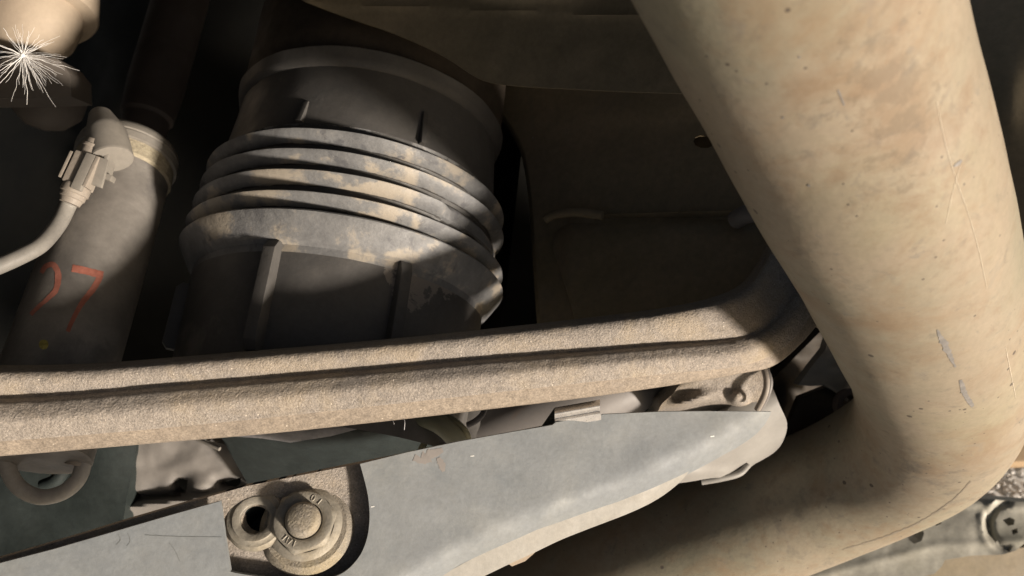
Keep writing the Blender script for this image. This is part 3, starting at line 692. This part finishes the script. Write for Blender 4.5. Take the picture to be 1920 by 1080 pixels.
MB().lathe(P(1591, 760, .398), V(.1, .1, 1), [(0, .0085), (.003, .0085), (.0036, .0078), (.0036, .0052), (.0030, .0047), (-.006, .0045)], 40, cap=False).build('ring', M['rust'], ey)
MB().cut([(1500, 745), (1560, 722), (1600, 738), (1660, 760), (1660, 810), (1600, 790), (1540, 800), (1500, 860), (1470, 850), (1478, 800)], lambda u, v: .412 + .0004 * abs(u - 1540) * .02, .006, 8).build('web', M['brown'], ey)
sp = MB().cut([(1571, 782), (1586, 784), (1599, 791), (1588, 800), (1574, 806)], lambda u, v: .395, .003, 8).build('bright_tab', M['cloth']); tag(sp, 'tiny bright tab under the ring of the dark lever', 'tab')

# under the arm, left to right
sea = MB(); hp = [(10, 835, .300), (12, 868, .299), (28, 905, .298), (55, 926, .298), (85, 932, .298), (120, 922, .298), (145, 900, .299), (156, 872, .300), (160, 840, .302), (162, 800, .304)]
hose = thing('hose_loop', 'grey hose loop hanging below the arm at the left edge', 'hose', P(85, 935, .30))
MB().tube(catmull([P(*q) for q in hp], 90), .0029, 32).build('hose', M['hose'], hose)
MB().tube([P(143, 872, .300), P(149, 850, .301), P(152, 820, .303)], .0042, 32).build('sleeve', M['conn'], hose, bevel=.0004)
MB().tube([P(127, 857, .302), P(152, 860, .300)], .0010, 10).build('clip_wire', M['cap'], hose)
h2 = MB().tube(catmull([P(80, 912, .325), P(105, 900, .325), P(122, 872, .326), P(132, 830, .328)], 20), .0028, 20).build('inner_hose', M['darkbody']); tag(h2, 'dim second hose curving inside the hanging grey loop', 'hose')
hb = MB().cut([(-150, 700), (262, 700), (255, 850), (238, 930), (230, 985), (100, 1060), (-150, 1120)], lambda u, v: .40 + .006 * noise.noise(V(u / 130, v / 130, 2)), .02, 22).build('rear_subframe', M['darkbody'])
tag(hb, 'dark subframe side behind the hanging hose loop', 'subframe')
def cr(u, v):
    d = .40 + .00006 * (v - 800)
    d -= .006 * math.exp(-(((u - 375) / 38) ** 2 + ((v - 915) / 34) ** 2))
    d += .009 * math.exp(-(((u - 340) / 15) ** 2 + ((v - 910) / 17) ** 2)) + .008 * math.exp(-(((u - 425) / 20) ** 2 + ((v - 905) / 9) ** 2))
    d -= .007 * math.exp(-((v - 945 + .12 * (u - 300)) / 8) ** 2) + -.006 * math.exp(-((v - 928 + .06 * (u - 300)) / 7) ** 2) * (1 if u < 340 else .2)
    return d + .003 * noise.noise(V(u / 60 + 3, v / 40, 2)) + .0003 * noise.noise(V(u / 16, v / 12, 5))
sh = MB().cut([(262, 780), (415, 780), (440, 858), (500, 960), (300, 1010), (215, 985), (238, 930)], cr, .004, 6, holes=[[(322, 908), (336, 897), (352, 900), (350, 916), (344, 926), (333, 918)], [(412, 906), (428, 902), (452, 895), (450, 908), (438, 916), (424, 914)]]).build('splash_shield', M['liner'])
tag(sh, 'crumpled grey splash shield with two torn holes under the arm', 'shield')
MB().tube([P(358, 818, .385), P(412, 842, .380)], .0010, 10).build('shield_wire', M['cap'], sh)
def pd(u, v):
    k = (u - 640) / 240
    return .335 + .030 * k * k + .00040 * max(0, v - 812 + 20 * abs(math.sin(u / 60)) * 0) + .001 * noise.noise(V(u / 40, v / 25, 8))
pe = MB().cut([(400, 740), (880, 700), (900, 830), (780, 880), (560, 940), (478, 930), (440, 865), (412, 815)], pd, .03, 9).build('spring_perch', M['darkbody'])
tag(pe, 'dark spring perch below the boot with a painted lit rim just under the arm', 'spring perch')
MB().cut([(425, 760), (760, 740), (775, 772), (745, 790), (700, 797), (620, 818), (545, 830), (490, 822), (432, 818)], lambda u, v: pd(u, 800) - .006 + .010 * max(0, (v - 800 + abs(u - 590) * .06) / 30) ** 2, .006, 7).build('lit_rim', M['perch'], pe)  # grey rim over the dark body paints the perch's lit strip
coil = thing('coil_spring_end', 'olive coil spring end curving out beneath the arm', 'coil spring', P(800, 840, .32))
MB().tube(catmull([P(700, 775, .325), P(770, 776, .320), P(815, 790, .318), (P(845, 812, .320)), P(858, 835, .325), P(850, 860, .335)], 40), .0040, 24).build('coil', M['olive'], coil)
MB().tube(catmull([P(760, 760, .330), P(820, 775, .327), P(858, 795, .327), P(876, 820, .330), P(872, 850, .34)], 40), .0016, 16).build('outer_bead', M['olive'], coil)
MB().cut([(785, 838), (794, 823), (800, 836), (796, 845), (780, 850)], lambda u, v: .322, .003, 8).build('lower_turn', M['olive'], coil)
MB().tube(catmull([P(877, 797, .315), P(892, 789, .314), P(905, 776, .316), P(910, 760, .318)], 20), .0012, 12).build('spring_tail', M['rodgrey'], coil)
rod = MB().lathe(P(860, 850, .375), (P(1120, 740, .375) - P(860, 850, .375)), [(0, .017), (.04, .018), (.085, .0165), (.10, .012)], 64).build('track_rod', M['rodgrey'])
tag(rod, 'pale grey rod between the arm and the cover left of the clip', 'rod')
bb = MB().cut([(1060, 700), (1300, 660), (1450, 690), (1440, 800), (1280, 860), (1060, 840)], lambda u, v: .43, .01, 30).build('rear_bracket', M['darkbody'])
tag(bb, 'dark bracket behind the sandy casting, right of the clip', 'bracket')

# ------------------------------------------------------------------ top left corner
bump_stop = thing('bump_stop', 'beige rounded bump stop at the top left corner', 'bump stop', P(60, 110, .42))
ba = (P(70, -120, .44) - P(62, 100, .42)).normalized(); bo = P(62, 108, .425)
MB().lathe(bo, ba, [(0, .001), (.0012, .008), (.004, .014), (.010, .0195), (.020, .0232), (.035, .0240), (.09, .024)], 80).build('cushion', M['beige'], bump_stop)
MB().lathe(bo, ba, [(.0255, .020), (.026, .0300), (.0275, .0312), (.060, .0318), (.09, .032)], 80).build('seat_ring', M['beige'], bump_stop)
blk = MB().cut([(-160, 118), (-20, 122), (40, 96), (110, 112), (132, 140), (134, 181), (60, 184), (-160, 186)], lambda u, v: .40 + .00004 * abs(u - 60), .02, 12).build('stop_bracket', M['taupe'])
tag(blk, 'dark taupe bracket edge behind the white seed fluff', 'bracket')
lob = MB().lathe(P(92, 180, .455), V(-.05, -1, .15), [(0, .020), (.010, .018), (.017, .011), (.020, .002)], 48).build('rubber_lobe', M['taupe'])
tag(lob, 'dim rounded lobe just below the dark bracket at top left', 'rubber lobe')
far = MB().lathe(P(345, -20, .56), (P(270, 240, .52) - P(345, -20, .56)), [(0, .018), (.08, .018), (.105, .0165), (.107, .0145), (.14, .014)], 48).build('brown_tube', M['rust'])
tag(far, 'blurred dull brown tube in the dark gap between damper and boot', 'tube')

# ------------------------------------------------------------------ seed fluff
seed = thing('seed_fluff', 'white star shaped seed fluff at the top left corner', 'seed fluff', P(43, 104, .30))
sc = P(43, 104, .298)
bmh = MB().lathe(sc - V(0, 0, .0006), V(0, 0, 1), [(0, .0001), (.0003, .0009), (.0009, .0010), (.0013, .0005), (.0014, .0001)], 14).build('seed_head', M['fuzz'], seed)
rng = random.Random(3)
for k in range(72):
    a = 2 * math.pi * (k + rng.uniform(-.9, .9)) / 72
    if k % 4 == 0: a = rng.uniform(-1.3, .1)
    L_ = 58 + 26 * max(0, math.cos(a + .45)) + rng.uniform(-22, 14)
    px = L_ * .00067 * .298
    dr = V(math.cos(a), math.sin(a), rng.uniform(-.5, .7) * .6)
    droop = V(rng.uniform(-.10, .10), -rng.uniform(-.02, .20), rng.uniform(-.1, .1)); kk = 7
    pts = [sc + (dr * (i / kk) + droop * (i / kk) ** 2 + V(rng.uniform(-1, 1), rng.uniform(-1, 1), 0) * .024) * px for i in range(kk + 1)]
    pts[0] = sc
    MB().tube(catmull(pts, 16), [lerp(.00010, .00004, i / 15) * (1.3 if k % 5 == 0 else .8) for i in range(16)], 5).build('hair', M['fuzz'], seed)

# a few loose fibres on the boot and arm
fb = thing('loose_fibres', 'two thin pale fibres hanging from the lower edge of the cast arm', 'fibre', P(757, 800, .27))
MB().tube(catmull([P(756, 783, .272), P(759, 792, .270), P(758, 806, .269)], 12), .00009, 5).build('fibre', M['fuzz'], fb)
MB().tube(catmull([P(732, 786, .272), P(737, 790, .270), P(739, 795, .269)], 12), .00008, 5).build('fibre', M['fuzz'], fb)
f2 = MB().tube(catmull([P(495, 508, .318), P(488, 513, .317), P(484, 522, .316)], 12), .00010, 5).build('curled_fibre', M['fuzz']); tag(f2, 'single curled white fibre on the left fin of the boot', 'fibre')

# ------------------------------------------------------------------ bottom right: crossmember, ground, board
def sdp(u, v):
    d = .56 - .00008 * (u - 1700)
    line = 1022 - .04 * (u - 1760) + (0 if u > 1760 else .22 * (1760 - u))
    d -= .0007 * math.exp(-((v - line) / 9) ** 2)
    d += .00002 * abs(v - line)
    r = math.hypot(u - 1898, v - 985); d += .003 * math.exp(-((r - 43) / 6) ** 2) * (1 if u < 1895 else .2) - .0012 * math.exp(-((r - 57) / 7) ** 2) * (1 if u < 1890 else .2)
    d += .003 * math.exp(-(((u - 1850 + (v - 970) * -.15) / 5) ** 2 + ((v - 980) / 24) ** 2))
    d -= .0012 * math.exp(-((v - (945 + .06 * (u - 1830))) / 7) ** 2)
    return d + .0005 * noise.noise(V(u / 18, v / 14, 6)) * .4 + .0012 * noise.noise(V(u / 70, v / 60, 6))
smo = [(1300, 1130), (1500, 1040), (1640, 985), (1740, 945), (1828, 934), (1880, 938), (1960, 944), (2100, 960), (2100, 990), (1990, 1000), (1919, 1020), (1905, 1032), (1880, 1040), (1820, 1042), (1772, 1050), (1766, 1062), (1752, 1076), (1720, 1084), (1680, 1100), (1600, 1160), (1300, 1260)]
hol = [[(1700 + a, 1004 + b) for a, b in ((0, -8), (12, -14), (28, -14), (33, -4), (28, 10), (14, 16), (4, 8))], [(1752, 977), (1763, 972), (1765, 982), (1754, 986)], [(1880, 975), (1893, 970), (1903, 974), (1901, 984), (1890, 986)], [(1897, 994), (1907, 990), (1909, 999), (1899, 1003)]]
sm = MB().cut(smo, sdp, .012, 6, holes=hol).build('crossmember', M['alu'])
tag(sm, 'weathered aluminium crossmember with holes at the bottom right corner', 'crossmember')
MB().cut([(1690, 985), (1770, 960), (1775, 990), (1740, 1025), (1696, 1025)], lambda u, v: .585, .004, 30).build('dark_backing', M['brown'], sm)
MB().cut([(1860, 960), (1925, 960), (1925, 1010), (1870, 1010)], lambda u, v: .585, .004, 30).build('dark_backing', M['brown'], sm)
fl = MB().cut([(1500, 1180), (1740, 1075), (1780, 1040), (2200, 1000), (2200, 1200), (1800, 1300)], lambda u, v: .64, .01, 40).build('lower_tray', M['panel'])
tag(fl, 'dark olive tray under the aluminium crossmember at the bottom right edge', 'tray')
# stones and a board on the ground behind
gc = ground_hit(1890, 905)
rng = random.Random(11); st = MB()
for k in range(1500):
    c_ = Vector((gc.x + rng.uniform(-.16, .2), gc.y + rng.uniform(-.14, .16), .004)); r_ = rng.uniform(.0015, .006)
    base = [V(math.cos(a) * rng.uniform(.6, 1.1), math.sin(a) * rng.uniform(.6, 1.1), 0) for a in [i * 2 * math.pi / 6 for i in range(6)]]
    vs = [toC(c_ + Vector((b.x, b.y, -.3)) * r_) for b in base] + [toC(c_ + Vector((b.x * .7, b.y * .7, rng.uniform(.4, .9))) * r_) for b in base]
    st.add(vs, [(i, (i + 1) % 6, 6 + (i + 1) % 6, 6 + i) for i in range(6)] + [tuple(range(6, 12))])
so_ = st.build('gravel', M['gravel'], smooth=False); so_['kind'] = 'stuff'
wc = ground_hit(1915, 815, .03); wd = Vector((1, .05, 0)).normalized(); wn = Vector((-wd.y, wd.x, 0))
def tv(v): return RI @ v
board = MB().box(toC(wc + wd * .10), tv(wd * .20), tv(wn * .030), tv(Vector((0, 0, .012)))).build('pine_board', M['wood'], bevel=.002)
tag(board, 'raw pine board lying on the gravel at the right edge', 'board')
